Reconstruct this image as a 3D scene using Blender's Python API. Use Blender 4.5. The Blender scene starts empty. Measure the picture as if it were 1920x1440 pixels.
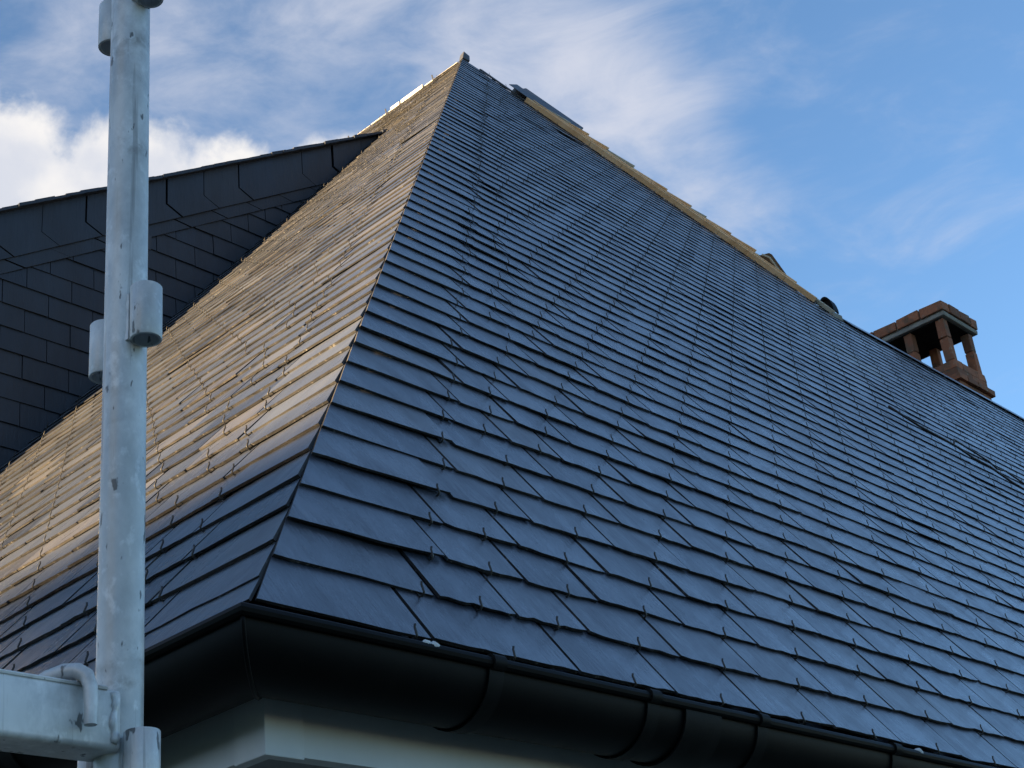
import bpy, bmesh, math, random
from math import sin, cos, tan, radians, pi, sqrt, hypot
from mathutils import Vector, Matrix
random.seed(7)
scn = bpy.context.scene
col = scn.collection

# ------------------------------------------------------------------ camera
F = 2904.28                      # focal length in pixels of a 1920 wide frame
CAM = Vector((-1.082300, -1.369880, -0.635636))
PSI, TH, RO = 0.8580626, 0.4779484, -0.1133473
fwd = Vector((cos(TH)*sin(PSI), cos(TH)*cos(PSI), sin(TH)))
r0 = Vector((cos(PSI), -sin(PSI), 0)); u0 = r0.cross(fwd)
right = cos(RO)*r0 + sin(RO)*u0
up = -sin(RO)*r0 + cos(RO)*u0
cd = bpy.data.cameras.new('camera'); cam = bpy.data.objects.new('camera', cd); col.objects.link(cam)
cd.sensor_width = 36; cd.lens = 36*F/1920; cd.clip_start = 0.05; cd.clip_end = 5000
cam.matrix_world = Matrix(((right.x, up.x, -fwd.x, CAM.x), (right.y, up.y, -fwd.y, CAM.y), (right.z, up.z, -fwd.z, CAM.z), (0, 0, 0, 1)))
scn.camera = cam

# ------------------------------------------------------------------ light and sky
SUN_EL = radians(8.0)
SUN_AZ = radians(13.0)           # turned from -X towards +Y
SUND = Vector((-cos(SUN_AZ)*cos(SUN_EL), sin(SUN_AZ)*cos(SUN_EL), sin(SUN_EL)))
sd = bpy.data.lights.new('sun', 'SUN'); sun = bpy.data.objects.new('sun', sd); col.objects.link(sun)
sd.energy = 5.0; sd.angle = radians(0.5); sd.color = (1.0, 0.69, 0.36)
sun.rotation_mode = 'QUATERNION'; sun.rotation_quaternion = SUND.to_track_quat('Z', 'Y')
scn.view_settings.view_transform = 'Standard'; scn.view_settings.look = 'None'
scn.view_settings.gamma = 1; scn.view_settings.exposure = 2.6
scn.view_settings.use_curve_mapping = False
SKY_STRENGTH = 0.056

world = bpy.data.worlds.new('World'); scn.world = world; world.use_nodes = True
nt = world.node_tree; nt.nodes.clear()
def N(tree, typ, **kw):
    n = tree.nodes.new(typ)
    for k, v in kw.items():
        if k == 'ins':
            for a, b in v.items(): n.inputs[a].default_value = b
        else: setattr(n, k, v)
    return n
L = nt.links.new
sky = N(nt, 'ShaderNodeTexSky', sky_type='NISHITA', sun_disc=False, sun_elevation=SUN_EL,
        sun_rotation=math.atan2(SUND.x, SUND.y), altitude=200, air_density=1.0, dust_density=0.2, ozone_density=3.2)
tc = N(nt, 'ShaderNodeTexCoord')
def blobs(lst):
    acc = None
    for d, r_in, r_out, w in lst:
        v = Vector(d).normalized()
        ds = N(nt, 'ShaderNodeVectorMath', operation='DISTANCE'); ds.inputs[1].default_value = v
        L(tc.outputs['Generated'], ds.inputs[0])
        mr = N(nt, 'ShaderNodeMapRange', interpolation_type='SMOOTHSTEP')
        mr.inputs['From Min'].default_value = r_out; mr.inputs['From Max'].default_value = r_in
        mr.inputs['To Min'].default_value = 0; mr.inputs['To Max'].default_value = w
        L(ds.outputs['Value'], mr.inputs['Value'])
        if acc is None: acc = mr.outputs[0]
        else:
            ad = N(nt, 'ShaderNodeMath', operation='MAXIMUM'); L(acc, ad.inputs[0]); L(mr.outputs[0], ad.inputs[1]); acc = ad.outputs[0]
    return acc
def noise_dir(scale, detail, rough, stretch=(1, 1, 1), rot=(0, 0, 0), dist=0.0):
    mp = N(nt, 'ShaderNodeMapping'); mp.inputs['Scale'].default_value = stretch; mp.inputs['Rotation'].default_value = rot
    L(tc.outputs['Generated'], mp.inputs['Vector'])
    no = N(nt, 'ShaderNodeTexNoise'); no.inputs['Scale'].default_value = scale; no.inputs['Detail'].default_value = detail
    no.inputs['Roughness'].default_value = rough; no.inputs['Distortion'].default_value = dist
    L(mp.outputs[0], no.inputs['Vector']); return no.outputs['Fac']
def madd(a, m, b):
    n = N(nt, 'ShaderNodeMath', operation='MULTIPLY_ADD'); L(a, n.inputs[0]); n.inputs[1].default_value = m
    if isinstance(b, float): n.inputs[2].default_value = b
    else: L(b, n.inputs[2])
    return n.outputs[0]
def ramp(a, lo, hi, t0=0.0, t1=1.0, kind='SMOOTHSTEP'):
    n = N(nt, 'ShaderNodeMapRange', interpolation_type=kind)
    n.inputs['From Min'].default_value = lo; n.inputs['From Max'].default_value = hi
    n.inputs['To Min'].default_value = t0; n.inputs['To Max'].default_value = t1
    L(a, n.inputs['Value']); return n.outputs[0]
# heaped cloud over the dormer; last blob is unseen, added to light the tube
cum = blobs([((.385, .735, .555), .03, .13, .95), ((.455, .69, .557), .03, .105, .95), ((.36, .76, .54), .06, .16, .9),
             ((.405, .70, .588), .004, .05, .66), ((.505, .655, .565), .03, .075, .85), ((.55, .605, .575), .02, .065, .8), ((.495, .632, .597), .004, .04, .60),
             ((.55, .60, .58), .01, .09, .55), ((-.3, .85, .42), .1, .4, .8), ((-.9, .0, .38), .25, .6, .85)])
cumd = madd(noise_dir(20, 9, .58, dist=.15), 1.15, cum)
cum_m = ramp(cumd, 1.0, 1.36)
# thin veil high over the ridge
cir = blobs([((.545, .525, .65), .02, .15, .50), ((.60, .48, .64), .03, .13, .78), ((.645, .47, .605), .02, .10, .70), ((.69, .445, .57), .02, .075, .62),
             ((.72, .435, .54), .01, .07, .40), ((.50, .585, .64), .02, .13, .40), ((.42, .64, .65), .02, .12, .46), ((.78, .40, .52), .01, .14, .12), ((.2, -.5, .8), .2, .7, .3)])
w1 = noise_dir(9, 9, .6, stretch=(1.0, 1.0, 2.4), rot=(.5, .6, .3), dist=.5)
w2 = noise_dir(26, 8, .6, stretch=(1.0, .45, 2.2), rot=(.9, .2, .5), dist=.3)
cird = madd(w1, 1.5, madd(w2, .42, cir))
cir_m = ramp(cird, .94, 2.1, .03, .88)
bg1 = N(nt, 'ShaderNodeBackground'); L(sky.outputs[0], bg1.inputs['Color']); bg1.inputs['Strength'].default_value = SKY_STRENGTH
bgc = N(nt, 'ShaderNodeBackground'); bgc.inputs['Color'].default_value = (.80, .82, .92, 1); bgc.inputs['Strength'].default_value = .15
shade = noise_dir(14, 6, .5)
cc = N(nt, 'ShaderNodeMix', data_type='RGBA'); cc.inputs['A'].default_value = (.74, .77, .86, 1); cc.inputs['B'].default_value = (1.0, .975, .96, 1)
L(ramp(shade, .36, .6), cc.inputs['Factor'])
bgk = N(nt, 'ShaderNodeBackground'); L(cc.outputs['Result'], bgk.inputs['Color']); bgk.inputs['Strength'].default_value = .158
m1 = N(nt, 'ShaderNodeMixShader'); L(cir_m, m1.inputs[0]); L(bg1.outputs[0], m1.inputs[1]); L(bgc.outputs[0], m1.inputs[2])
m2 = N(nt, 'ShaderNodeMixShader'); L(cum_m, m2.inputs[0]); L(m1.outputs[0], m2.inputs[1]); L(bgk.outputs[0], m2.inputs[2])
wo = N(nt, 'ShaderNodeOutputWorld'); L(m2.outputs[0], wo.inputs['Surface'])

# ------------------------------------------------------------------ materials
def mat(name, base, rough=.5, metal=0.0, spec=.5):
    m = bpy.data.materials.new(name); m.use_nodes = True
    b = m.node_tree.nodes['Principled BSDF']
    b.inputs['Base Color'].default_value = (*base, 1); b.inputs['Roughness'].default_value = rough
    b.inputs['Metallic'].default_value = metal; b.inputs['Specular IOR Level'].default_value = spec
    return m, m.node_tree, b
def tex_noise(t, scale, detail=4, rough=.55, stretch=(1, 1, 1), coord='Object'):
    c = N(t, 'ShaderNodeTexCoord'); mp = N(t, 'ShaderNodeMapping'); mp.inputs['Scale'].default_value = stretch
    t.links.new(c.outputs[coord], mp.inputs['Vector'])
    n = N(t, 'ShaderNodeTexNoise'); n.inputs['Scale'].default_value = scale; n.inputs['Detail'].default_value = detail
    n.inputs['Roughness'].default_value = rough; t.links.new(mp.outputs[0], n.inputs['Vector']); return n.outputs['Fac']
def cramp(t, fac, stops):
    r = N(t, 'ShaderNodeValToRGB'); e = r.color_ramp.elements
    e[0].position, e[0].color = stops[0][0], (*stops[0][1], 1); e[1].position, e[1].color = stops[-1][0], (*stops[-1][1], 1)
    for p, c in stops[1:-1]:
        x = e.new(p); x.color = (*c, 1)
    t.links.new(fac, r.inputs[0]); return r.outputs[0]
def mixc(t, fac, a, b, mode='MIX'):
    n = N(t, 'ShaderNodeMix', data_type='RGBA', blend_type=mode)
    for s, v in (('Factor', fac), ('A', a), ('B', b)):
        if isinstance(v, (int, float)): n.inputs[s].default_value = v
        elif isinstance(v, tuple): n.inputs[s].default_value = (*v, 1)
        else: t.links.new(v, n.inputs[s])
    return n.outputs['Result']
def mr(t, a, lo, hi, t0=0., t1=1.):
    n = N(t, 'ShaderNodeMapRange'); n.inputs['From Min'].default_value = lo; n.inputs['From Max'].default_value = hi
    n.inputs['To Min'].default_value = t0; n.inputs['To Max'].default_value = t1; t.links.new(a, n.inputs['Value']); return n.outputs[0]
def bump(t, b, h, strength, dist):
    n = N(t, 'ShaderNodeBump'); n.inputs['Strength'].default_value = strength; n.inputs['Distance'].default_value = dist
    t.links.new(h, n.inputs['Height']); t.links.new(n.outputs[0], b.inputs['Normal'])

def slate_mat(name, dark, light, rough, spec, coat=0, sheen=0):
    m, t, b = mat(name, dark, rough, 0, spec)
    at = N(t, 'ShaderNodeAttribute'); at.attribute_name = 'tone'
    sr = N(t, 'ShaderNodeSeparateColor'); t.links.new(at.outputs['Color'], sr.inputs[0])
    base = mixc(t, sr.outputs[0], dark, light)
    fine = tex_noise(t, 26, 7, .62, (1, .22, 1))
    base = mixc(t, mr(t, fine, .35, .7), base, mixc(t, 1.0, base, (1.45, 1.42, 1.38), 'MULTIPLY'))
    # greenish replacement stones and dusty scuffs carried per slate
    base = mixc(t, sr.outputs[1], base, (.10, .16, .125))
    base = mixc(t, sr.outputs[2], base, (.13, .12, .11))
    t.links.new(base, b.inputs['Base Color'])
    b.inputs['Coat IOR'].default_value = 1.6
    b.inputs['Sheen Weight'].default_value = sheen; b.inputs['Sheen Roughness'].default_value = .45; b.inputs['Sheen Tint'].default_value = (.82, .88, 1, 1)
    gr = tex_noise(t, 5, 5, .6, (1, .4, 1)); blot = tex_noise(t, 14, 6, .65, (1, .5, 1))
    ad = N(t, 'ShaderNodeMath', operation='MULTIPLY_ADD'); t.links.new(sr.outputs[0], ad.inputs[0]); ad.inputs[1].default_value = .12
    t.links.new(mr(t, gr, .3, .7, rough-.10, rough+.08), ad.inputs[2]); t.links.new(ad.outputs[0], b.inputs['Roughness'])
    # the natural sheen of riven slate comes and goes in patches
    t.links.new(mr(t, blot, .35, .68, coat*1.0, coat*.35), b.inputs['Coat Weight'])
    ad2 = N(t, 'ShaderNodeMath', operation='MULTIPLY_ADD'); t.links.new(sr.outputs[0], ad2.inputs[0]); ad2.inputs[1].default_value = .12
    t.links.new(mr(t, blot, .3, .7, .16, .34), ad2.inputs[2]); t.links.new(ad2.outputs[0], b.inputs['Coat Roughness'])
    grain = tex_noise(t, 70, 7, .65, (1, .14, 1)); rip = tex_noise(t, 16, 4, .55, (1, .6, 1))
    h = N(t, 'ShaderNodeMath', operation='MULTIPLY_ADD'); t.links.new(rip, h.inputs[0]); h.inputs[1].default_value = .8; t.links.new(grain, h.inputs[2])
    bump(t, b, h.outputs[0], .5, .0045)
    t.links.new(b.inputs['Normal'].links[0].from_socket, b.inputs['Coat Normal'])
    return m
M = {}
M['slate'] = slate_mat('roof slate', (.008, .014, .030), (.036, .047, .072), .34, .8, 1.0, .10)
M['slate_edge'] = slate_mat('broken slate edge', (.020, .021, .024), (.042, .043, .046), .75, .2)
def chipped():
    # freshly broken edges: mostly dark, with small pale flakes that also paint in sun glints
    t = M['slate_edge'].node_tree; b = t.nodes['Principled BSDF']; old = b.inputs['Base Color'].links[0].from_socket
    n = tex_noise(t, 95, 4, .7)
    t.links.new(mixc(t, mr(t, n, .60, .68), old, (.20, .195, .185)), b.inputs['Base Color'])
chipped()
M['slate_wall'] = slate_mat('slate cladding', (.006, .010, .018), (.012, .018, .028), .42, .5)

def zinc():
    m, t, b = mat('galvanised steel', (.5, .52, .54), .5, .15, .5)
    n0 = tex_noise(t, 6, 4, .6, (1, 1, .7)); n1 = tex_noise(t, 22, 6, .65, (1, 1, .6)); n2 = tex_noise(t, 60, 4, .6, (1, 1, .7))
    c = cramp(t, n1, [(.34, (.48, .495, .50)), (.5, (.68, .69, .69)), (.62, (.85, .855, .85))])
    c = mixc(t, mr(t, n0, .40, .62, .55, 0), c, (.40, .42, .42))
    c = mixc(t, mr(t, n2, .56, .70, 0, .6), c, (.86, .87, .87))
    # grey-brown smudges where other tubes rubbed, in broken rings
    ring = tex_noise(t, 7, 3, .5, (.35, .35, 1.6)); brk = tex_noise(t, 45, 5, .65)
    mu = N(t, 'ShaderNodeMath', operation='MULTIPLY'); t.links.new(mr(t, ring, .60, .66), mu.inputs[0]); t.links.new(mr(t, brk, .45, .62), mu.inputs[1])
    c = mixc(t, mr(t, mu.outputs[0], 0, 1, 0, .65), c, (.20, .185, .165))
    # fine scratches along the tube and dark nicks
    run_ = tex_noise(t, 75, 4, .6, (1, 1, .035))
    c = mixc(t, mr(t, run_, .62, .68, 0, .55), c, (.20, .20, .20))
    c = mixc(t, mr(t, tex_noise(t, 85, 3, .5, (1, 1, .4)), .66, .70, 0, .85), c, (.07, .07, .07))
    t.links.new(c, b.inputs['Base Color']); t.links.new(mr(t, n1, .3, .7, .34, .56), b.inputs['Roughness'])
    bump(t, b, n1, .10, .003); return m
M['zinc'] = zinc()
def simple(name, stops, scale, rough, metal=0., spec=.5, stretch=(1, 1, 1), bs=.2, bd=.003, detail=6):
    m, t, b = mat(name, stops[0][1], rough, metal, spec)
    n = tex_noise(t, scale, detail, .6, stretch); t.links.new(cramp(t, n, stops), b.inputs['Base Color'])
    bump(t, b, n, bs, bd); return m
M['gutter'] = simple('black gutter', [(.3, (.002, .0023, .0026)), (.7, (.0045, .005, .0055))], 9, .5, 0, .10)
M['bracket'] = simple('gutter bracket', [(.3, (.005, .0055, .0055)), (.7, (.012, .012, .012))], 20, .55, 0, .1)
M['pvc'] = simple('white board', [(.3, (.60, .62, .62)), (.7, (.72, .73, .73))], 6, .4, 0, .4, bs=.03)
M['soffit'] = simple('grey soffit', [(.3, (.20, .205, .21)), (.7, (.26, .265, .27))], 5, .55, bs=.05)
M['render'] = simple('wall render', [(.3, (.42, .40, .36)), (.7, (.52, .50, .46))], 30, .85, 0, .2, bs=.4)
M['wood'] = simple('fresh timber', [(.25, (.60, .32, .14)), (.5, (.82, .50, .26)), (.75, (.86, .60, .37))], 10, .7, 0, .25, (1, .12, 1))
M['wood_pale'] = simple('weathered timber', [(.3, (.42, .38, .30)), (.7, (.55, .50, .40))], 8, .75, 0, .25)
M['wood_dark'] = simple('stained timber', [(.3, (.13, .075, .04)), (.7, (.20, .12, .065))], 12, .7, 0, .25)
M['capping'] = simple('grey capping', [(.3, (.055, .062, .075)), (.7, (.095, .10, .115))], 7, .38, .3, .5)
M['edge'] = simple('light strip', [(.3, (.40, .39, .37)), (.7, (.5, .49, .47))], 9, .6)
M['hook'] = simple('hook wire', [(.3, (.018, .018, .018)), (.7, (.045, .045, .044))], 50, .42, .2)
M['sealant'] = simple('pale sealant', [(.3, (.5, .52, .52)), (.7, (.65, .66, .66))], 40, .7)
M['cable'] = simple('dark cable', [(.3, (.015, .014, .016)), (.7, (.03, .027, .028))], 60, .5)
M['mortar'] = simple('grey mortar', [(.3, (.19, .18, .155)), (.7, (.31, .295, .25))], 14, .9, 0, .2, bs=.5, bd=.01)
def brick():
    m, t, b = mat('old brick', (.2, .09, .05), .85, 0, .25)
    at = N(t, 'ShaderNodeAttribute'); at.attribute_name = 'tone'
    sr = N(t, 'ShaderNodeSeparateColor'); t.links.new(at.outputs['Color'], sr.inputs[0])
    c = mixc(t, sr.outputs[0], (.19, .085, .05), (.40, .155, .08))
    n = tex_noise(t, 11, 6, .65)
    c = mixc(t, mr(t, n, .50, .66, 0, .75), c, (.10, .085, .06))
    c = mixc(t, mr(t, tex_noise(t, 23, 5, .6), .60, .72, 0, .8), c, (.30, .26, .19))
    t.links.new(c, b.inputs['Base Color']); bump(t, b, n, .6, .02); return m
M['brick'] = brick()
M['cap_shade'] = simple('painted cap shade', [(.3, (.008, .008, .008)), (.7, (.02, .019, .018))], 20, .9, 0, .1)  # near-black colour standing in for shade under the chimney cap
M['ground'] = simple('ground', [(.3, (.07, .065, .055)), (.55, (.10, .10, .07)), (.75, (.06, .085, .035))], .35, .9, 0, .2)
M['hill'] = simple('hill grass', [(.3, (.035, .055, .018)), (.7, (.06, .085, .03))], .3, .9, 0, .2)

# ------------------------------------------------------------------ mesh helper
class MB:
    def __init__(s): s.v = []; s.f = []; s.t = []; s.mi = []
    def add(s, vs, fs, tone=(.5, 0, 0), mi=0):
        o = len(s.v); s.v += [tuple(v) for v in vs]
        for f in fs: s.f.append([i+o for i in f]); s.t.append(tone); s.mi.append(mi)
    def box(s, x0, x1, y0, y1, z0, z1, tone=(.5, 0, 0), M4=None, j=0.0):
        vs = [Vector((x, y, z)) for z in (z0, z1) for y in (y0, y1) for x in (x0, x1)]
        if j: vs = [v+Vector((random.uniform(-j, j), random.uniform(-j, j), random.uniform(-j, j))) for v in vs]
        if M4 is not None: vs = [M4 @ v for v in vs]
        s.add(vs, [(0, 2, 3, 1), (4, 5, 7, 6), (0, 1, 5, 4), (2, 6, 7, 3), (0, 4, 6, 2), (1, 3, 7, 5)], tone)
    def prism(s, poly, ax, d, tone=(.5, 0, 0)):
        # poly: 3d points, extruded by vector d
        n = len(poly); d = Vector(d); vs = [Vector(p) for p in poly]+[Vector(p)+d for p in poly]
        s.add(vs, [list(range(n))[::-1], list(range(n, 2*n))]+[[i, (i+1) % n, n+(i+1) % n, n+i] for i in range(n)], tone)
    def tube(s, pts, r, n=8, cap=True, tone=(.5, 0, 0)):
        pts = [Vector(p) for p in pts]; vs = []; prev = None
        for i, p in enumerate(pts):
            d = (pts[min(i+1, len(pts)-1)]-pts[max(i-1, 0)]).normalized()
            if prev is None: a = d.orthogonal().normalized()
            else: a = (prev-d*prev.dot(d)).normalized()
            prev = a; b = d.cross(a); rr = r[i] if isinstance(r, (list, tuple)) else r
            vs += [p+a*rr*cos(2*pi*k/n)+b*rr*sin(2*pi*k/n) for k in range(n)]
        fs = [[i*n+k, i*n+(k+1) % n, (i+1)*n+(k+1) % n, (i+1)*n+k] for i in range(len(pts)-1) for k in range(n)]
        if cap: fs += [list(range(n))[::-1], list(range((len(pts)-1)*n, len(pts)*n))]
        s.add(vs, fs, tone)
    def mesh(s, name, material, smooth=False):
        me = bpy.data.meshes.new(name); me.from_pydata(s.v, [], s.f)
        at = me.color_attributes.new('tone', 'FLOAT_COLOR', 'CORNER')
        buf = []
        for f, t in zip(s.f, s.t): buf += [t[0], t[1], t[2], 1.0]*len(f)
        at.data.foreach_set('color', buf)
        if smooth: me.polygons.foreach_set('use_smooth', [True]*len(me.polygons))
        me.materials.append(material)
        if max(s.mi, default=0): me.materials.append(M['slate_edge']); me.polygons.foreach_set('material_index', s.mi)
        me.update(); return me
    def build(s, name, material, parent=None, M4=None, smooth=False, bevel=0):
        o = bpy.data.objects.new(name, s.mesh(name, material, smooth)); col.objects.link(o)
        if parent: o.parent = parent
        if M4 is not None: o.matrix_local = M4
        if bevel:
            b = o.modifiers.new('bevel', 'BEVEL'); b.width = bevel; b.segments = 2; b.limit_method = 'ANGLE'; b.angle_limit = radians(40)
        return o
def smooth_angle(o, deg=40):
    me = o.data
    bm = bmesh.new(); bm.from_mesh(me)
    for e in bm.edges:
        e.smooth = not (len(e.link_faces) == 2 and e.calc_face_angle(0) > radians(deg))
    for f in bm.faces: f.smooth = True
    bm.to_mesh(me); bm.free(); return o
def empty(name, loc, label, cat, group=None):
    o = bpy.data.objects.new(name, None); col.objects.link(o); o.location = loc; o.empty_display_size = .2
    o['label'] = label; o['category'] = cat
    if group: o['group'] = group
    return o
def struct(o): o['kind'] = 'structure'; return o

# ------------------------------------------------------------------ dimensions
E = 0.111                         # visible height of a slate course
W = 0.22                          # slate width
AL, BE = 0.9814925, 0.8757493     # pitch of the hip end and of the long side
NR = 67.12
S_APEX = NR*E
ZA = S_APEX*sin(AL); APEX = Vector((ZA/tan(BE), ZA/tan(AL), ZA))
S_LOW = 4.0807/sin(AL)            # slope height of the lower ridge
LOW = Vector((6.8311, 2.7282, 4.0807))
X_END = 13.0; Y_END = 9.5
MR_ = Matrix(((1, 0, 0, 0), (0, cos(AL), -sin(AL), 0), (0, sin(AL), cos(AL), 0), (0, 0, 0, 1)))
ML_ = Matrix(((0, cos(BE), -sin(BE), 0), (-1, 0, 0, 0), (0, sin(BE), cos(BE), 0), (0, 0, 0, 1)))
K1 = sin(AL)/tan(BE)              # hip: u = K1*s on the hip end
K2 = sin(BE)/tan(AL)              # hip: u = -K2*s on the long side
SL_APEX = ZA/sin(BE); 
KR = (LOW.x-APEX.x)/(S_LOW-S_APEX)  # far hip on the hip end
def hipr(s): return APEX.x+(s-S_APEX)*KR

ZG = -5.2
house = empty('house', (6, 6, ZG), 'large house with steep dark slate hipped roof, black gutter and brick chimney', 'house')
WM = {}
house_inv = Matrix.Translation((-6, -6, -ZG))
def hp(mb, name, material, parent=None, smooth=False, bevel=0, sm=None):
    """part in world coordinates under the house or one of its parts"""
    par = parent or house
    o = mb.build(name, material, par, None, smooth, bevel)
    o.matrix_local = par_inv(par); WM[o.name] = Matrix.Identity(4)
    if sm: smooth_angle(o, sm)
    return o
def par_world(p): return WM.get(p.name) or Matrix.Translation(p.location)
def par_inv(p): return par_world(p).inverted()

# ------------------------------------------------------------------ slates
def clip(poly, a, b, c):
    """keep a*u + b*s <= c"""
    out = []
    for i in range(len(poly)):
        p, q = poly[i], poly[(i+1) % len(poly)]
        fp, fq = a*p[0]+b*p[1]-c, a*q[0]+b*q[1]-c
        if fp <= 0: out.append(p)
        if (fp < 0 < fq) or (fq < 0 < fp):
            t = fp/(fp-fq); out.append((p[0]+t*(q[0]-p[0]), p[1]+t*(q[1]-p[1])))
    return out
def slate(mb, u0, u1, s0, length, near, clips, tone, lift=0.0, rough_edge=1.0):
    k = 9 if near > 1 else (4 if near > 0 else 1)
    th = 1.08 if near > 1 else (.95 if near else .85)
    t = random.uniform(.0040, .0054)*th; h = .0098*th+random.uniform(0, .0014)+lift
    ks = (.0056*th+random.uniform(0, .0005)+lift*2.2)/E
    tu = max(-.015, min(.015, random.gauss(0, .0075))); uc = (u0+u1)/2; tv = random.uniform(-.004, .004)
    s0 += random.uniform(-.002, .002)
    sk = random.uniform(-.002, .002)
    pts = []
    for i in range(k+1):
        f = i/k; ds = random.gauss(0, .0011)*rough_edge if near else 0
        if near and random.random() < .12: ds += random.uniform(.001, .004)*rough_edge
        if i in (0, k) and random.random() < .15: ds += random.uniform(.001, .005)*rough_edge
        pts.append((u0+(u1-u0)*f, s0+sk*(f-.5)*2+ds))
    pts += [(u1-random.uniform(0, .001), s0+length), (u0+random.uniform(0, .001), s0+length)]
    for a, b, c in clips:
        pts = clip(pts, a, b, c)
        if len(pts) < 3: return
    def n_(u, s): return h-ks*(s-s0)+tu*(u-uc)*(1-(s-s0)/length)
    n = len(pts)
    top = [Vector((u, s, n_(u, s))) for u, s in pts]
    # the lower arris is chipped: bottom face set back a little
    bot = [Vector((u, s+(random.uniform(0, .0015) if near else 0), n_(u, s)-t)) for u, s in pts]
    mb.add(top+bot, [list(range(n))], tone)
    mb.add(top+bot, [[i, n+i, n+(i+1) % n, (i+1) % n] for i in range(n)], tone, 1)
hooks = []        # (matrix frame, u, s, distance)
def far(M4, u, s): return ((M4 @ Vector((u, s, 0)))-CAM).length

def rnd_tone(clean=False):
    r = random.random()
    v = min(1, max(0, random.gauss(.42, .22)))
    if r < .06: v = 1.0
    return (v, 0, 0 if clean else random.random()**6*.35)

# --- hip end (faces the viewer on the right)
mb = MB()
green = {}
for n in range(0, int(NR)+1):
    s0 = n*E
    lo = K1*s0; hi = X_END if s0 < S_LOW-.02 else hipr(s0)
    if hi-lo < .02: continue
    # first stones follow the hip, then the regular bond takes over
    joints = [lo-.3]
    first = lo+.285+random.uniform(-.015, .015)
    grid0 = 1.339+W*((n-1)/2 % 1)
    k = math.ceil((first+.13-grid0)/W); g = grid0+k*W
    joints.append(first)
    if g-first > .30: joints.append(first+(g-first)/2)
    joints.append(g)
    while joints[-1] < hi+.02: joints.append(joints[-1]+W)
    base_clips = [(-1, K1, .004)]            # u >= K1*s - .004
    if s0 >= S_LOW-.05-E*1.3: pass
    for i in range(len(joints)-1):
        a, b = joints[i], joints[i+1]
        if a > hi: break
        mid = (max(a, lo)+b)/2; d = far(MR_, mid, s0)
        near = 2 if d < 4.2 else (1 if d < 8 else 0)
        length = E*2.15
        cl = [base_clips[0]]
        if s0+length > S_LOW and mid > LOW.x-1.2:
            if s0 < S_LOW and mid > LOW.x: length = min(length, S_LOW-s0-.004)
            else: cl.append((1, -KR, APEX.x-KR*S_APEX))
        elif s0 > S_LOW-.1: cl.append((1, -KR, APEX.x-KR*S_APEX))
        if length < .03: continue
        if s0+length > S_APEX: length = S_APEX-s0
        gap = .0042
        tone = rnd_tone(); lift = 0
        # a run of greenish, slightly lifted stones far along the slope
        if 17 <= n <= 19 and 5.0 < mid < 6.1-(n-18)*.1 and random.random() < .75:
            tone = (random.uniform(.5, .9), random.uniform(.5, .9), 0.1); lift = random.uniform(0, .004)
        if 32 <= n <= 34 and 5.35 < mid < 5.85: tone = (.8, .3, random.uniform(.3, .8))
        if random.random() < .02 and d > 3: lift += random.uniform(.001, .003)
        slate(mb, a+gap, b-gap, s0, length, near, cl, tone, lift)
        if i >= 1 and b < X_END-1.2: hooks.append((MR_, (a+b)/2+random.uniform(-.004, .004), s0, d))
        elif i == 0: hooks.append((MR_, b-.035, s0, d))
# deck under the slates
def deck(mb, poly): mb.prism([(u, s, -.03) for u, s in poly], 2, (0, 0, .018), (.2, 0, 0))
deck(mb, [(.02, 0), (X_END, 0), (X_END, S_LOW-.01), (LOW.x, S_LOW-.01), (APEX.x, S_APEX-.02)])
roof_front = mb.build('roof_slope', M['slate'], house)
roof_front.matrix_local = house_inv @ MR_
roof_front['label'] = 'shaded blue-grey slate slope running to the lower ridge'

# --- long side (faces left, in the low sun)
mb = MB()
for n in range(0, int(SL_APEX/E)+1):
    s0 = (n-.45)*E if n else 0
    e_here = E
    lo = K2*s0
    if lo > Y_END: break
    joints = [lo-.3, lo+.26+random.uniform(-.02, .02)]
    grid0 = .6+W*((n) / 2 % 1)
    k = math.ceil((joints[-1]+.13-grid0)/W); g = grid0+k*W
    if g-joints[-1] > .30: joints.append((joints[-1]+g)/2)
    joints.append(g)
    while joints[-1] < Y_END: joints.append(joints[-1]+W)
    for i in range(len(joints)-1):
        a, b = joints[i], joints[i+1]
        mid = (max(a, lo)+b)/2
        d = far(ML_, -mid, s0)
        near = 2 if d < 4.0 else (1 if d < 6.5 and mid < 4.2 else 0)
        length = min(E*2.15, SL_APEX-s0)
        if length < .02: continue
        slate(mb, -b+.0019, -a-.0019, s0, length, near, [(1, K2, .0)], rnd_tone(), 0 if random.random() > .02 else random.uniform(.001, .003))
        if mid < 4.1 or (s0 > 4.5/sin(BE) and mid < 5.6):
            hooks.append((ML_, -((a+b)/2 if i else b-.035)+random.uniform(-.004, .004), s0, d))
deck(mb, [(-.02, 0), (-APEX.y, SL_APEX-.02), (-Y_END, SL_APEX-.02), (-Y_END, 0)])
roof_side = mb.build('roof_slope', M['slate'], house)
roof_side.matrix_local = house_inv @ ML_
roof_side['label'] = 'sunlit tan slate slope below the dormer'

# --- slopes turned away from the viewer
mb = MB()
xr = 2*APEX.x
def quad(pts): mb.prism(pts, 2, (0, 0, -.05), (.4, 0, 0))
quad([(APEX.x, APEX.y, ZA-.02), (xr, 0, -.02), (xr, Y_END, -.02), (APEX.x, Y_END, ZA-.02)])
yb = 2*LOW.y
quad([(LOW.x, LOW.y, LOW.z-.02), (X_END, LOW.y, LOW.z-.02), (X_END, yb, -.02), (LOW.x, yb, -.02)])
hp(mb, 'roof_slope', M['slate'])

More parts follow.
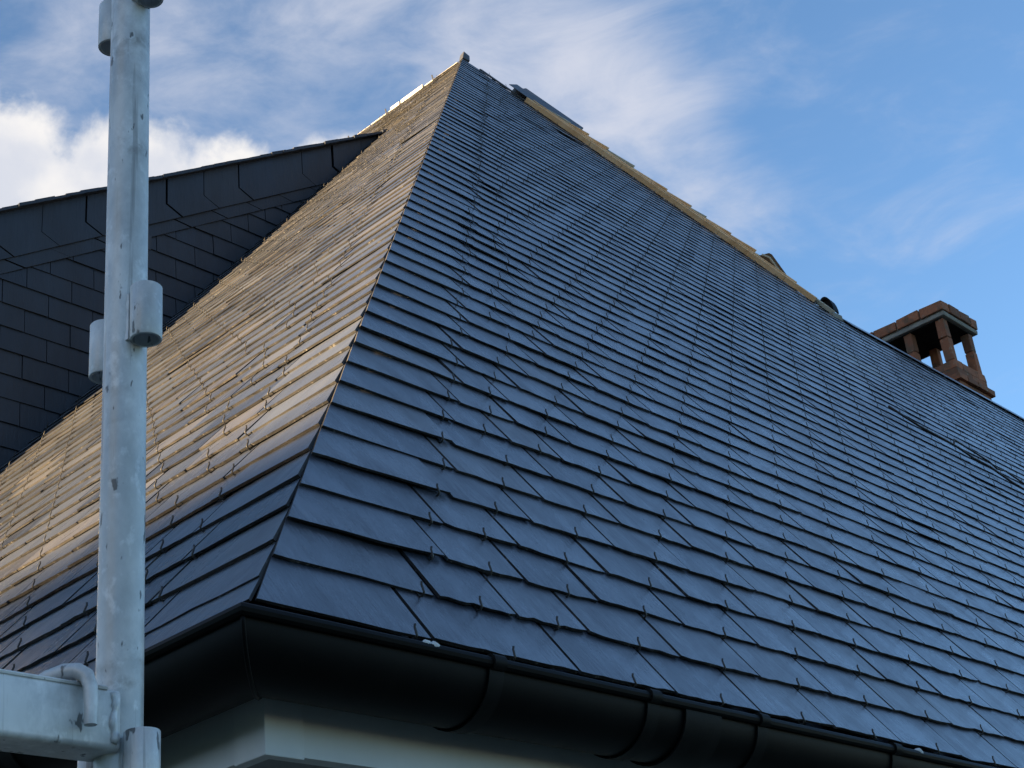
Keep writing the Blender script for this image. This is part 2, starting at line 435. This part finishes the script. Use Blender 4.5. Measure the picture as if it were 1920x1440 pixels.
# --- slate hooks: the nearest hundred one by one, the rest as one part
def hook_pts(): return [(0, .012, .0040), (0, -.006, .0050), (0, -.010, .0095), (0, -.0085, .0150), (0, -.003, .0170), (0, .003, .0190), (0, .006, .0220)]
hb = MB(); hb.tube(hook_pts(), .0017, 6); hook_me = hb.mesh('slate_hook', M['hook'], True)
def in_view(P):
    q = P-CAM; z = q.dot(fwd)
    x = 960+F*q.dot(right)/z; y = 720-F*q.dot(up)/z
    return -40 < x < 1960 and -40 < y < 1480
seen = sorted([h for h in hooks if in_view(h[0] @ Vector((h[1], h[2], 0)))], key=lambda h: h[3])
for M4, u, s, d in seen[:100]:
    par = roof_front if M4 is MR_ else roof_side
    o = bpy.data.objects.new('slate_hook', hook_me); col.objects.link(o); o.parent = par
    o.location = (u, s, random.uniform(-.001, .001)); o.rotation_euler = (0, 0, random.uniform(-.12, .12))
hb = MB()
for M4, u, s, d in seen[100:]:
    mr_ = M4 @ Matrix.Translation((u, s, 0)) @ Matrix.Rotation(random.uniform(-.15, .15), 4, 'Z')
    pts = hook_pts() if d < 6 else [hook_pts()[i] for i in (1, 2, 3, 6)]
    hb.tube([mr_ @ Vector(p) for p in pts], .0015 if d < 6 else .0018, 5 if d < 6 else 3, False)
rest = hp(hb, 'slate_hook', M['hook'], smooth=True); rest['kind'] = 'stuff'

# ------------------------------------------------------------------ gutter, fascia, soffit, wall
GR, GC, GZ = .064, -.016, -.047
def prof(r, a0=180, a1=360, n=18): return [(GC+r*cos(radians(a0+(a1-a0)*i/n)), GZ+r*sin(radians(a0+(a1-a0)*i/n))) for i in range(n+1)]
def run(mb, pr, a, b, axis, closed=False, sag=0):
    """profile (offset, z) swept along x or y; a/b None means mitred at the corner"""
    A = []; B = []
    for c, z in pr:
        s = c if a is None else a
        A.append((s, c, z) if axis == 'x' else (c, s, z)); B.append((b, c, z) if axis == 'x' else (c, b, z))
    n = len(pr); fs = []
    rng = range(n if closed else n-1)
    for i in rng:
        f = [i, (i+1) % n, n+(i+1) % n, n+i]; fs.append(f if axis == 'y' else f[::-1])
    if closed: fs += [list(range(n))[::-1], list(range(n, 2*n))]
    mb.add(A+B, fs)
def bead(r, c0, z0, n=10): return [(c0+r*cos(2*pi*i/n), z0+r*sin(2*pi*i/n)) for i in range(n)]
gutters = []
for axis, end in (('x', X_END), ('y', Y_END)):
    g = MB()
    outer = prof(GR); inner = prof(GR-.003)[::-1]
    run(g, outer+inner, None, end, axis, True)
    run(g, bead(.0075, GC-GR-.003, GZ+.002), None, end, axis, True)
    gutters.append(hp(g, 'gutter', M['gutter'], sm=35))
def strap(mb, axis, c, w, r, t=.002):
    run(mb, prof(r, 172, 352, 20)+prof(r-t, 172, 352, 20)[::-1], c-w/2, c+w/2, axis, True)
for axis, lst in (('x', (.315, .63, .893, 1.28, 1.72, 2.15, 2.6)), ('y', (.42, .86, 1.3, 1.74))):
    gu = gutters[0] if axis == 'x' else gutters[1]
    for c in lst:
        g = MB(); strap(g, axis, c, .026, GR+.0035)
        # lug turned over the bead
        run(g, bead(.0105, GC-GR-.003, GZ+.003, 12), c-.011, c+.011, axis, True)
        hp(g, 'gutter_bracket', M['bracket'], gu, sm=35)
g = MB(); strap(g, 'x', .745, .085, GR+.005, .003); hp(g, 'gutter_joint', M['bracket'], gutters[0], sm=35)
# soldered seam at the mitre
g = MB(); pts = [(c+.0, c+.0, z) for c, z in prof(GR+.001)]; g.tube(pts, .0028, 6); hp(g, 'corner_seam', M['gutter'], gutters[0], smooth=True)
def smear(c, l):
    g = MB(); pts = [(c+l*i/6, GC-GR-.004+random.uniform(-.002, .002), GZ+.006+random.uniform(-.002, .002)) for i in range(7)]
    g.tube(pts, [.002, .005, .0065, .006, .0062, .004, .0015], 7); hp(g, 'sealant_smear', M['sealant'], gutters[0], smooth=True)
smear(.185, .03); smear(1.345, .022)

FY = .05; FZ0, FZ1 = -.155, -.028
g = MB(); g.prism([(FY, FY, FZ0), (FY+.022, FY+.022, FZ0), (FY+.022, FY+.022, FZ1), (FY, FY, FZ1)], 0, (X_END-FY, 0, 0)); 
def mitre(axis, y0, y1, z0, z1, end):
    vs = []
    for z in (z0, z1):
        for c in (y0, y1):
            vs.append((c, c, z) if True else 0)
    A = [(y0, y0, z0), (y1, y1, z0), (y1, y1, z1), (y0, y0, z1)]
    B = [(end, p[1], p[2]) for p in A] if axis == 'x' else [(p[0], end, p[2]) for p in A]
    m_ = MB(); f = [[0, 1, 2, 3], [7, 6, 5, 4]]+[[i, 4+i, 4+(i+1) % 4, (i+1) % 4] for i in range(4)]
    if axis == 'y': f = [q[::-1] for q in f]
    m_.add(A+B, f); return m_
fx = hp(mitre('x', FY, FY+.022, FZ0, FZ1, X_END), 'fascia', M['pvc'])
fy = hp(mitre('y', FY, FY+.022, FZ0, FZ1, Y_END), 'fascia', M['pvc'])
g = MB(); o_ = .004
g.prism([(FY-o_, FY-o_, FZ0-.004), (FY+.055, FY-o_, FZ0-.004), (FY+.055, FY-.0005, FZ0-.004), (FY-.0005, FY-.0005, FZ0-.004), (FY-.0005, FY+.055, FZ0-.004), (FY-o_, FY+.055, FZ0-.004)][::-1], 2, (0, 0, .10))
hp(g, 'corner_trim', M['pvc'], fx, bevel=.001)
for axis, end in (('x', X_END), ('y', Y_END)):
    g = mitre(axis, FY+.0225, .5, FZ0+.008, FZ0+.02, end)
    # tongue and groove lines
    for i in range(1, 4):
        c = FY+.02+i*.1
        if axis == 'x': g.box(c+.004, end, c, c+.008, FZ0+.0055, FZ0+.0078)
        else: g.box(c, c+.008, c+.004, end, FZ0+.0055, FZ0+.0078)
    hp(g, 'soffit', M['soffit'])
g = MB(); g.box(.47, 2*APEX.x-.4, .47, Y_END-.2, ZG, FZ0+.03); g.box(2*APEX.x-.41, X_END-.3, .475, yb-.4, ZG, FZ0+.028)
hp(g, 'wall', M['render'])

# ------------------------------------------------------------------ dormer
DY = 3.84; DW = 2.1
def dz(x): return 2.213+.6488*x           # lower arris of the dormer roof over the cheek
def rz(x): return x*tan(BE)
DX0 = .75; DX1 = (2.213)/(tan(BE)-.6488)
dormer = bpy.data.objects.new('dormer', None); col.objects.link(dormer); dormer.parent = house
dormer.matrix_local = house_inv @ Matrix.Translation((DX0, DY, rz(DX0)))
WM[dormer.name] = Matrix.Translation((DX0, DY, rz(DX0)))
dormer['label'] = 'dormer with shaded slate-clad cheek and sloping verge'
MC = Matrix(((1, 0, 0, 0), (0, 0, -1, DY), (0, 1, 0, 0), (0, 0, 0, 1)))
def cheek_piece(mb, poly, n0, t, tone):
    if len(poly) < 3: return
    n = len(poly); top = [Vector((u, s, n0)) for u, s in poly]; bot = [Vector((u, s, n0-t)) for u, s in poly]
    mb.add(top+bot, [list(range(n))]+[[i, n+i, n+(i+1) % n, (i+1) % n] for i in range(n)], tone)
roofclip = (tan(BE), -1, .0)               # keep s >= tan(BE)*u  -> tan*u - s <= 0
mb = MB(); sl = .6488
zrow0 = 2.999-.111*20
for n in range(0, 42):
    z0 = zrow0+.111*n
    off = (1.838+.11*(n % 2)) % .22
    u = off
    while u < 4.2:
        g_ = .0018; pts = [(u+g_, z0+g_+random.uniform(-.001, .001)), (u+.22-g_, z0+g_+random.uniform(-.001, .001)), (u+.22-g_, z0+.111+.02), (u+g_, z0+.111+.02)]
        for c in (roofclip, (-1, 0, -DX0), (-sl, 1, 2.213-.30)): pts = clip(pts, *c)
        nn = .006+random.uniform(-.0012, .0012)
        if len(pts) >= 3:
            k = len(pts); top = [Vector((a, b, nn+.004-(b-z0)*.055)) for a, b in pts]; bot = [Vector((a, b, v.z-.005)) for (a, b), v in zip(pts, top)]
            mb.add(top+bot, [list(range(k))]+[[i, k+i, k+(i+1) % k, (i+1) % k] for i in range(k)], rnd_tone(True))
        u += .22
# backing board
back = [(DX0, rz(DX0)-.05), (DX1, rz(DX1)-.05), (DX1, dz(DX1)-.02), (DX0, dz(DX0)-.02)]
mb.prism([(u, s, -.03) for u, s in back], 2, (0, 0, .025), (.1, 0, 0))
cheek = mb.build('cheek', M['slate_wall'], dormer); cheek.matrix_local = par_inv(dormer) @ MC
# two strips of verge slates
mb = MB()
def clipall(pts, cs):
    for c in cs: pts = clip(pts, *c)
    return pts
for k in range(0, 17):
    u = 1.906-.22*6+.2175*k+random.uniform(-.006, .006)
    if u < DX0-.3: continue
    g_ = .003; w_ = .2175
    def b_(u_, d): return (u_, dz(u_)-d)
    ul = u+g_; ur = u+w_-g_
    pts = [b_(ul, .125), b_(ul+.022, .16), b_(ul+.085, .236), b_(ur+.085, .236), b_(ur+.022, .16), b_(ur, .125), b_(ur, .0), b_(ul, .0)]
    # non convex outline: split into two convex pieces with one common lift
    n0 = .025+random.uniform(-.003, .003); tone = rnd_tone(True)
    p1 = clipall([b_(ul, .14), b_(ur, .14), b_(ur, -.004), b_(ul, -.004)], [roofclip, (-1, 0, -DX0)])
    p2 = clipall([b_(ul, .14), b_(ul+.09, .236+random.uniform(-.002, .002)), b_(ur+.09, .236), b_(ur, .14)], [roofclip, (-1, 0, -DX0)])
    cheek_piece(mb, p1, n0, .010, tone); cheek_piece(mb, p2, n0, .010, tone)
    n1 = .015+random.uniform(-.001, .001); tone = rnd_tone(True)
    p3 = clipall([b_(ul+.03, .22), b_(ul+.15, .305+random.uniform(-.0015, .0015)), b_(ur+.15, .305), b_(ur+.03, .22)], [roofclip, (-1, 0, -DX0)])
    cheek_piece(mb, p3, n1, .007, tone)
# one slipped stone
sp = [(2.28, dz(2.28)-.20), (2.455, dz(2.455)-.305), (2.45, dz(2.455)-.385), (2.40, dz(2.40)-.365), (2.28, dz(2.28)-.29)]
cheek_piece(mb, sp, .032, .007, (.6, 0, .1))
vg = mb.build('verge', M['slate_wall'], dormer); vg.matrix_local = par_inv(dormer) @ MC
# dormer roof, ragged slate edge over the verge
mb = MB(); nx = 46; top = []; 
y0 = DY-.06; y1 = DY+DW
prevx = DX0-.12
xs = [prevx+(DX1+.05-prevx)*i/nx for i in range(nx+1)]
for i in range(nx):
    a, b = xs[i], xs[i+1]+.02
    yo = y0+random.uniform(-.006, .004); t = .016+random.uniform(-.003, .004); lf = random.uniform(.0, .006)
    A = [(a, yo, dz(a)+.003+lf), (b, yo, dz(b)+.003), (b, y1, dz(b)+.003), (a, y1, dz(a)+.003+lf)]
    mb.prism(A, 2, (0, 0, t), (random.random()*.5, 0, 0))
hp(mb, 'dormer_roof', M['slate_wall'], dormer)
mb = MB(); mb.box(DX0+.01, DX0+.06, DY+.02, y1-.1, rz(DX0)-.02, dz(DX0)-.01); hp(mb, 'dormer_front', M['pvc'], dormer)
mb = MB(); mb.prism([(DX0+.05, y1-.12, rz(DX0)-.1), (DX1, y1-.12, rz(DX1)-.1), (DX1, y1-.12, dz(DX1)-.02), (DX0+.05, y1-.12, dz(DX0)-.02)], 1, (0, .05, 0)); hp(mb, 'cheek', M['slate_wall'], dormer)

# ------------------------------------------------------------------ unfinished hip and ridge
hd = (LOW-APEX); HL = hd.length; hd.normalize()
nR = Vector((0, -sin(AL), cos(AL)))
side = hd.cross(nR).normalized()          # across the hip, in the plane of the hip end
if side.z > 0: side = -side               # points down the slope
upn = Vector((0.30, 0.25, 1)).normalized(); upn = (upn-hd*upn.dot(hd)).normalized()
def MH(t): 
    p = APEX+hd*t
    m = Matrix.Identity(4)
    ax = hd; az = upn; ay = az.cross(ax)
    for i in range(3): m[i][0] = ax[i]; m[i][1] = ay[i]; m[i][2] = az[i]; m[i][3] = p[i]
    return m
def MS(t):
    p = APEX+hd*t; m = Matrix.Identity(4)
    for i in range(3): m[i][0] = hd[i]; m[i][1] = side[i]; m[i][2] = nR[i]; m[i][3] = p[i]
    if m.to_3x3().determinant() < 0:
        for i in range(3): m[i][1] = -m[i][1]
    return m, (1 if (MS0(m)) else -1)
def MS0(m): return Vector((m[0][1], m[1][1], m[2][1])).dot(side) > 0
def strip(name, t0, t1, d0, d1, n0, n1, material, taper=0, seg=1):
    """board along the hip: d = distance down the slope, n = height over the slates"""
    m, sg = MS(0); b = MB()
    L_ = (t1-t0)/seg
    for i in range(seg):
        a0 = t0+i*L_; a1 = t0+(i+1)*L_+(.02 if i < seg-1 else 0)
        j = random.uniform(-.004, .004)
        vs = []
        for n_, in ((n0,), (n1,)):
            for d_ in (d0+j, d1+j):
                for t_ in (a0, a1): vs.append(m @ Vector((t_, sg*d_, n_+(taper if t_ == a1 else 0))))
        b.add(vs, [(0, 2, 3, 1), (4, 5, 7, 6), (0, 1, 5, 4), (2, 6, 7, 3), (0, 4, 6, 2), (1, 3, 7, 5)])
    return hp(b, name, material, bevel=.002)
tt = lambda f: f*HL
strip('hip_batten', tt(.185), tt(.955), .045, .085, .010, .044, M['wood'], 0, 9)
strip('hip_batten', tt(.195), tt(.90), .002, .040, .012, .050, M['wood'], 0, 7)
edges = [.20, .285, .335, .39, .46, .55, .615, .655, .72, .785, .835]
for i in range(len(edges)-1):
    strip('hip_board', tt(edges[i])-.03, tt(edges[i+1])+.01, -.045, -.002, .006, .050+random.uniform(-.004, .004), M['wood'] if i % 3 else M['wood_pale'], .016)
strip('hip_board', tt(.93), tt(1.0), -.03, .03, .010, .036, M['wood_pale'])
# upturned end of a board with its stained face
b = MB(); m, sg = MS(0)
P_ = lambda t, d, n: m @ Vector((tt(t), sg*d, n))
b.prism([P_(.80, -.01, .02), P_(.875, -.01, .02), P_(.822, -.02, .075), P_(.815, -.02, .072)], 0, upn.cross(hd)*(-.03))
hp(b, 'upturned_board', M['wood_dark'])
b = MB(); b.tube([P_(.805, .0, .066), P_(.822, .0, .078), P_(.880, .0, .02)], .008, 5); hp(b, 'board_edge', M['wood_pale'])
strip('hip_batten', tt(.05), tt(.19), -.012, .03, .008, .018, M['capping'], 0, 2)
# folded grey capping lying loose on the hip
def capping(t0, t1, h, drop0, drop1):
    b = MB(); V = []
    nE = Vector((sin(BE), 0, cos(BE))); sE = hd.cross(nE).normalized(); sE = -sE if sE.z > 0 else sE
    for t, dr in ((t0, drop0), (t1, drop1)):
        base = APEX+hd*tt(t)+nR*.03
        ridge = base+upn*h+side*(-.02)
        V += [base+side*dr+nR*.012, ridge, ridge+(hd.cross(upn)*.0), base+sE*.10]
    a, b_ = V[:4], V[4:]
    for p, q, r_, s_ in ((a[0], b_[0], b_[1], a[1]), (a[1], b_[1], b_[3], a[3])):
        nn = (q-p).cross(s_-p).normalized()*.003
        b.prism([p, q, r_, s_], 0, nn)
    return hp(b, 'hip_capping', M['capping'])
capping(.13, .185, .075, .05, .06)
capping(.15, .312, .105, .050, .02)
# bent cap on the apex
b = MB(); A_ = APEX
b.prism([A_+Vector((-.02, -.02, -.005)), A_+Vector((.04, -.03, -.015)), A_+Vector((.055, -.02, .045)), A_+Vector((.005, -.015, .065))], 0, (.012, .05, 0))
hp(b, 'apex_cap', M['capping'], bevel=.004)
# long ridge over the sunlit side
b = MB()
for i in range(10):
    y = APEX.y+.05+i*.45
    b.box(APEX.x+.0, APEX.x+.08, y, y+.44, ZA-.05, ZA+.010+.004*(i % 2), j=.002)
hp(b, 'ridge_board', M['wood_pale'])
b = MB()
for y, l in ((4.52, .22), (4.76, .09)): b.box(APEX.x-.02, APEX.x-.010, y, y+l, ZA-.02, ZA+.012)
hp(b, 'ridge_strip', M['edge'])
for y in (4.42, 4.9, 5.3):
    b = MB(); b.tube([(APEX.x-.01, y, ZA-.01), (APEX.x-.02, y, ZA+.03)], .006, 5); hp(b, 'ridge_clip', M['capping'])

# lower ridge
b = MB()
b.prism([(LOW.x+.1, LOW.y-.07, LOW.z-.065), (LOW.x+.1, LOW.y, LOW.z+.028), (LOW.x+.1, LOW.y+.07, LOW.z-.065), (LOW.x+.1, LOW.y, LOW.z+.012)], 0, (X_END-LOW.x-.1, 0, 0))
hp(b, 'ridge_cap', M['slate'])
# rounded ridge tile standing at the junction
b = MB(); c0 = APEX+hd*tt(.985)+Vector((0, 0, -.01)); R_ = .07; pr = []
for i in range(13):
    a = pi*i/12; pr.append(c0+Vector((0.0, -R_*cos(a)*.8, R_*sin(a)*1.7)))
inn = [c0+(p-c0)*.84 for p in pr][::-1]
b.prism(pr+inn, 0, (.06, 0, -.01)); 
b.prism([c0+Vector((.012, p.y-c0.y, p.z-c0.z))*1 for p in [c0+(q-c0)*.86 for q in pr]], 0, (.01, 0, 0))
hp(b, 'ridge_tile', M['gutter'], sm=35)
b = MB(); b.box(LOW.x-.07, LOW.x+.03, LOW.y-.05, LOW.y-.015, LOW.z-.06, LOW.z-.02, j=.004); hp(b, 'mortar_bed', M['mortar'])

# ------------------------------------------------------------------ chimney
CX0, CX1, CY0, CY1 = 8.83, 9.385, 2.85, 3.86
chim = bpy.data.objects.new('chimney', None); col.objects.link(chim); chim.parent = house
chim.matrix_local = house_inv @ Matrix.Translation(((CX0+CX1)/2, (CY0+CY1)/2, 3.0))
WM[chim.name] = Matrix.Translation(((CX0+CX1)/2, (CY0+CY1)/2, 3.0))
chim['label'] = 'old brick chimney with open arcaded top under a brick-edged slab'
def courses(mb, x0, x1, y0, y1, z0, z1, h=.065, l=.22, j=.002, mortar=None):
    """brick skin of a hollow rectangular shaft"""
    n = max(1, round((z1-z0)/h)); h = (z1-z0)/n; g = .006
    for i in range(n):
        za, zb = z0+i*h+g/2, z0+(i+1)*h-g/2
        for yy, d in ((y0, .1), (y1-.1, .1)):
            k = max(1, round((x1-x0)/l)); w = (x1-x0)/k; o = (w/2 if i % 2 else 0); x = x0-o
            while x < x1-.01:
                a, b_ = max(x, x0), min(x+w-g, x1)
                if b_-a > .02: mb.box(a, b_, yy, yy+d, za, zb, (random.random(), 0, 0), None, j)
                x += w
        for xx in (x0, x1-.1):
            k = max(1, round((y1-y0-.2)/l)); w = (y1-y0-.2)/k; o = (w/2 if i % 2 else 0); y = y0+.102-o
            while y < y1-.11:
                a, b_ = max(y, y0+.102), min(y+w-g, y1-.102)
                if b_-a > .02: mb.box(xx, xx+.1, a, b_, za, zb, (random.random(), 0, 0), None, j)
                y += w
Z_BASE, Z_LEDGE0, Z_LEDGE1, Z_UP = 2.9, 4.315, 4.362, 4.495
b = MB(); courses(b, CX0+.03, CX1-.05, CY0+.03, CY1-.03, Z_BASE, Z_LEDGE0); courses(b, CX0+.03, CX1-.06, CY0+.028, CY1-.028, Z_LEDGE1, Z_UP)
hp(b, 'shaft', M['brick'], chim)
b = MB()
for x0, x1, y0, y1, z0, z1 in ((CX0+.036, CX1-.056, CY0+.036, CY0+.12, Z_BASE, Z_UP-.004), (CX0+.036, CX1-.056, CY1-.12, CY1-.036, Z_BASE, Z_UP-.004), (CX0+.036, CX0+.12, CY0+.12, CY1-.12, Z_BASE, Z_UP-.004), (CX1-.14, CX1-.066, CY0+.12, CY1-.12, Z_BASE, Z_UP-.004)):
    b.box(x0, x1, y0, y1, z0, z1)
b.box(CX0+.1, CX1-.1, CY0+.1, CY1-.1, Z_UP-.35, Z_UP-.3)
hp(b, 'mortar_core', M['mortar'], chim)
b = MB()
for i in range(4):
    y = CY0+i*(CY1-CY0)/4; b.box(CX0, CX0+.12, y+.003, y+(CY1-CY0)/4-.003, Z_LEDGE0, Z_LEDGE1, (random.random(), 0, 0), None, .003); b.box(CX1-.12, CX1-.015, y+.003, y+(CY1-CY0)/4-.003, Z_LEDGE0, Z_LEDGE1, (random.random(), 0, 0), None, .003)
for i in range(2):
    b.box(CX0+.121+i*.155, CX0+.27+i*.155, CY0, CY0+.1, Z_LEDGE0, Z_LEDGE1, (random.random(), 0, 0), None, .003)
hp(b, 'ledge', M['brick'], chim, bevel=.004)
def post(x, y, w, d):
    b = MB(); z = Z_UP; k = 0
    hs = [.20, .185]; hs[1] = 4.855-Z_UP-hs[0]
    for h in hs:
        b.box(x-w/2+random.uniform(-.004, .004), x+w/2, y-d/2, y+d/2, z+.004, z+h-.004, (random.random(), 0, 0), None, .004); z += h; k += 1
    b.box(x-w/2+.008, x+w/2-.008, y-d/2+.008, y+d/2-.008, Z_UP-.01, 4.86, (.2, 0, 0))
    hp(b, 'post', M['brick'], chim, bevel=.006)
for y in (CY0+.075, CY0+.355, CY0+.64, CY1-.075):
    post(CX0+.072, y, .066, .07); post(CX1-.098, y, .066, .07)
b = MB(); b.box(CX0+.012, CX1-.012, CY0+.012, CY1-.012, 4.86, 4.892, j=.004); hp(b, 'cap_slab', M['mortar'], chim, bevel=.006)
b = MB(); b.box(CX0+.045, CX1-.045, CY0+.045, CY1-.045, 4.852, 4.861, j=.002); hp(b, 'cap_shade_panel', M['cap_shade'], chim)  # dark panel added to deepen the shade below the slab
b = MB(); nb = 5
for i in range(nb):
    w = (CY1-CY0)/nb; y = CY0+i*w
    b.box(CX0, CX0+.11, y+.004, y+w-.004, 4.905, 4.985, (random.random(), 0, 0), None, .005); b.box(CX1-.11, CX1, y+.004, y+w-.004, 4.905, 4.985, (random.random(), 0, 0), None, .005)
for i in range(2):
    w = (CX1-CX0-.23)/2; x = CX0+.115+i*w
    b.box(x, x+w-.006, CY0+.001, CY0+.11, 4.905, 4.984, (random.random()*.4, 0, 0), None, .005); b.box(x, x+w-.006, CY1-.11, CY1, 4.905, 4.984, (random.random(), 0, 0), None, .005)
hp(b, 'cap_brick', M['brick'], chim, bevel=.006)
b = MB(); b.box(CX0+.02, CX1-.02, CY0+.02, CY1-.02, 4.885, 4.97, j=.003); hp(b, 'cap_core', M['mortar'], chim)
b = MB(); b.box(CX1-.15, CX1-.04, CY0-.03, CY0+.02, 4.12, 4.215); hp(b, 'flashing', M['edge'], chim)

# ------------------------------------------------------------------ cable lying on the far slates
cb = MB()
def on_front(x, s, n): return MR_ @ Vector((x, s, n))
line = [(4.86, 2.80, .03), (5.0, 2.70, .03), (5.12, 2.66, .034), (5.25, 2.62, .036), (5.34, 2.585, .03), (5.45, 2.55, .034), (5.55, 2.47, .03), (5.70, 2.40, .032), (5.9, 2.34, .03)]
pts = [on_front(*p) for p in line]
cb.tube(pts, .006, 6)
loop = [(5.22, 2.63, .034), (5.27, 2.68, .05), (5.38, 2.665, .045), (5.5, 2.60, .045), (5.53, 2.56, .038), (5.62, 2.57, .045), (5.74, 2.50, .04), (5.82, 2.43, .03)]
cb.tube([on_front(*p) for p in loop], .0045, 6)
o0 = on_front(5.3, 2.6, .03)
cable = cb.build('cable', M['cable'], None, None, True)
cable['label'] = 'thin dark cable looped across greenish slates on the shaded slope'; cable['category'] = 'cable'

# ------------------------------------------------------------------ scaffold
PX, PY = -.213, -.047; PR = .02415
post_o = empty('scaffold_post', (PX, PY, -2.6), 'upright galvanised scaffold tube with welded cup sockets in front of the roof corner', 'scaffold', 'scaffold at the roof corner')
inv = Matrix.Translation((-PX, -PY, 2.6))
b = MB()
nz = 40; vs = []; n = 48
b.tube([(PX, PY, -2.6+i*(4.6)/nz) for i in range(nz+1)], PR, n, True)
o = b.build('tube', M['zinc'], post_o, inv, True); smooth_angle(o)
def socket(dx, dy, z0, h=.068):
    b = MB(); r = .018; cx, cy = PX+dx*(PR+r-.0015), PY+dy*(PR+r-.0015); n = 28; vs = []
    rings = [(r-.0032, z0+.0), (r-.0005, z0), (r, z0+.001), (r, z0+h-.001), (r-.0008, z0+h), (r-.0032, z0+h), (r-.0032, z0)]
    for rr, z in rings[:-1]:
        vs += [(cx+rr*cos(2*pi*k/n), cy+rr*sin(2*pi*k/n), z) for k in range(n)]
    m_ = len(rings)-1; fs = []
    for i in range(m_):
        i2 = (i+1) % m_
        for k in range(n): fs.append([i*n+k, i*n+(k+1) % n, i2*n+(k+1) % n, i2*n+k])
    b.add(vs, fs)
    # weld run on both sides of the cup
    tx, ty = -dy, dx
    for s in (-1, 1):
        w = []
        for i in range(9):
            z = z0+.004+i*(h-.008)/8
            w.append((PX+dx*(PR*.93)+tx*s*.0105, PY+dy*(PR*.93)+ty*s*.0105, z))
        b.tube(w, [.0032+random.uniform(-.0006, .0008) for _ in w], 6)
    # a thin septum half way, so the cup is dark inside
    o = b.build('socket', M['zinc'], post_o, inv); smooth_angle(o, 50)
for z in (-.75, -.266, .247, .744): socket(0, -1, z)
for z in (-.745, -.265, .2345, .7175): socket(0, 1, z)
for z in (-.85, -.342): socket(-1, 0, z)
# welded collar where the ledger sits
led = empty('scaffold_ledger', (-.9, PY, -.19), 'horizontal galvanised scaffold rail hooked onto the upright tube', 'scaffold', 'scaffold at the roof corner')
linv = Matrix.Translation((.9, -PY, .19))
b = MB(); rr = .006; y0, y1, z0, z1 = -.0745, -.022, -.216, -.1545
pr = []
for cy, cz, a0 in ((y1-rr, z1-rr, 0), (y0+rr, z1-rr, 90), (y0+rr, z0+rr, 180), (y1-rr, z0+rr, 270)):
    for i in range(5):
        a = radians(a0+i*22.5); pr.append((cy+rr*cos(a), cz+rr*sin(a)))
xs = [-1.6+i*(1.37)/24 for i in range(25)]
vs = [(x, y, z) for x in xs for y, z in pr]; k = len(pr)
fs = [[i*k+j, i*k+(j+1) % k, (i+1)*k+(j+1) % k, (i+1)*k+j] for i in range(24) for j in range(k)]+[list(range(k))[::-1], list(range(24*k, 25*k))]
b.add(vs, fs); 
# thin lip along the upper front arris
b.tube([(-1.6, y0+.001, z1-.0005), (-.245, y0+.001, z1-.0005)], .0022, 6)
o = b.build('rail', M['zinc'], led, linv); smooth_angle(o, 35)
b = MB()
b.tube([(-.309, -.026, -.166), (-.302, -.034, -.154), (-.293, -.046, -.1455), (-.284, -.060, -.141), (-.2775, -.073, -.1425), (-.2735, -.082, -.149), (-.272, -.0865, -.160), (-.2718, -.088, -.178), (-.2718, -.088, -.199)], [.0105, .0105, .010, .0092, .0085, .0078, .0072, .0068, .0064], 14)
o = b.build('wedge_hook', M['zinc'], led, linv, True); smooth_angle(o, 50)
b = MB()
w = [(-.237+.0012*sin(i*.9), y0+.0+i*.0, z0+.006+i*(z1-z0-.01)/12) for i in range(13)]
b.tube(w, [.004+random.uniform(-.001, .0012) for _ in w], 7)
o = b.build('weld_bead', M['zinc'], led, linv, True)

# ------------------------------------------------------------------ ground and an added, unseen rise that keeps the low sun off the eaves
b = MB(); n = 24; R0 = 1500
b.add([(-R0, -R0, ZG), (R0, -R0, ZG), (R0, R0, ZG), (-R0, R0, ZG)], [(0, 1, 2, 3)])
struct(b.build('ground', M['ground']))
b = MB()
hdir = Vector((SUND.x, SUND.y, 0)).normalized(); hs = Vector((-hdir.y, hdir.x, 0))
crest_d = 40.0
EDGE = Vector((.41, .7, .53))
zc = EDGE.z+crest_d*tan(SUN_EL)
prof_h = [(-26, ZG-.2), (-14, ZG+2.8), (-5, zc-1.6), (0, zc), (8, zc-.6), (25, zc-3.5), (50, ZG-.2)]
QS = [-120+6*i for i in range(20)]+[-2, -.5, 0, .3, .52, .62, .72, 1, 2]+[6*i for i in range(1, 21)]
ny = len(QS)-1; vs = []
for i in range(ny+1):
    q = QS[i]
    for dd, z in prof_h:
        p = EDGE+hdir*(crest_d+dd)+hs*q
        z += 1.6*min(1, max(0, (q-.52)/.2)) if -5 <= dd <= 10 else 0  # raised step added to keep the scaffold post out of the sun
        k = 1-max(0, (abs(q)-70)/50)
        zz = ZG-.2+(z-ZG+.2)*max(0, k)+(random.uniform(-.03, .03) if dd == 0 else random.uniform(-.2, .2) if abs(dd) < 40 and dd < -1 and dd > -20 else 0)
        vs.append((p.x, p.y, zz))
m_ = len(prof_h)
b.add(vs, [[i*m_+j, i*m_+j+1, (i+1)*m_+j+1, (i+1)*m_+j] for i in range(ny) for j in range(m_-1)])
o = struct(b.build('hill', M['hill']))
# normals outwards
for o in list(scn.objects):
    if o.type == 'MESH' and o.name.startswith(('gutter', 'corner', 'hip', 'upturned', 'apex', 'ridge', 'fascia', 'soffit', 'hill', 'socket', 'cheek', 'verge', 'dormer')):
        bm = bmesh.new(); bm.from_mesh(o.data); bmesh.ops.recalc_face_normals(bm, faces=bm.faces); bm.to_mesh(o.data); bm.free()
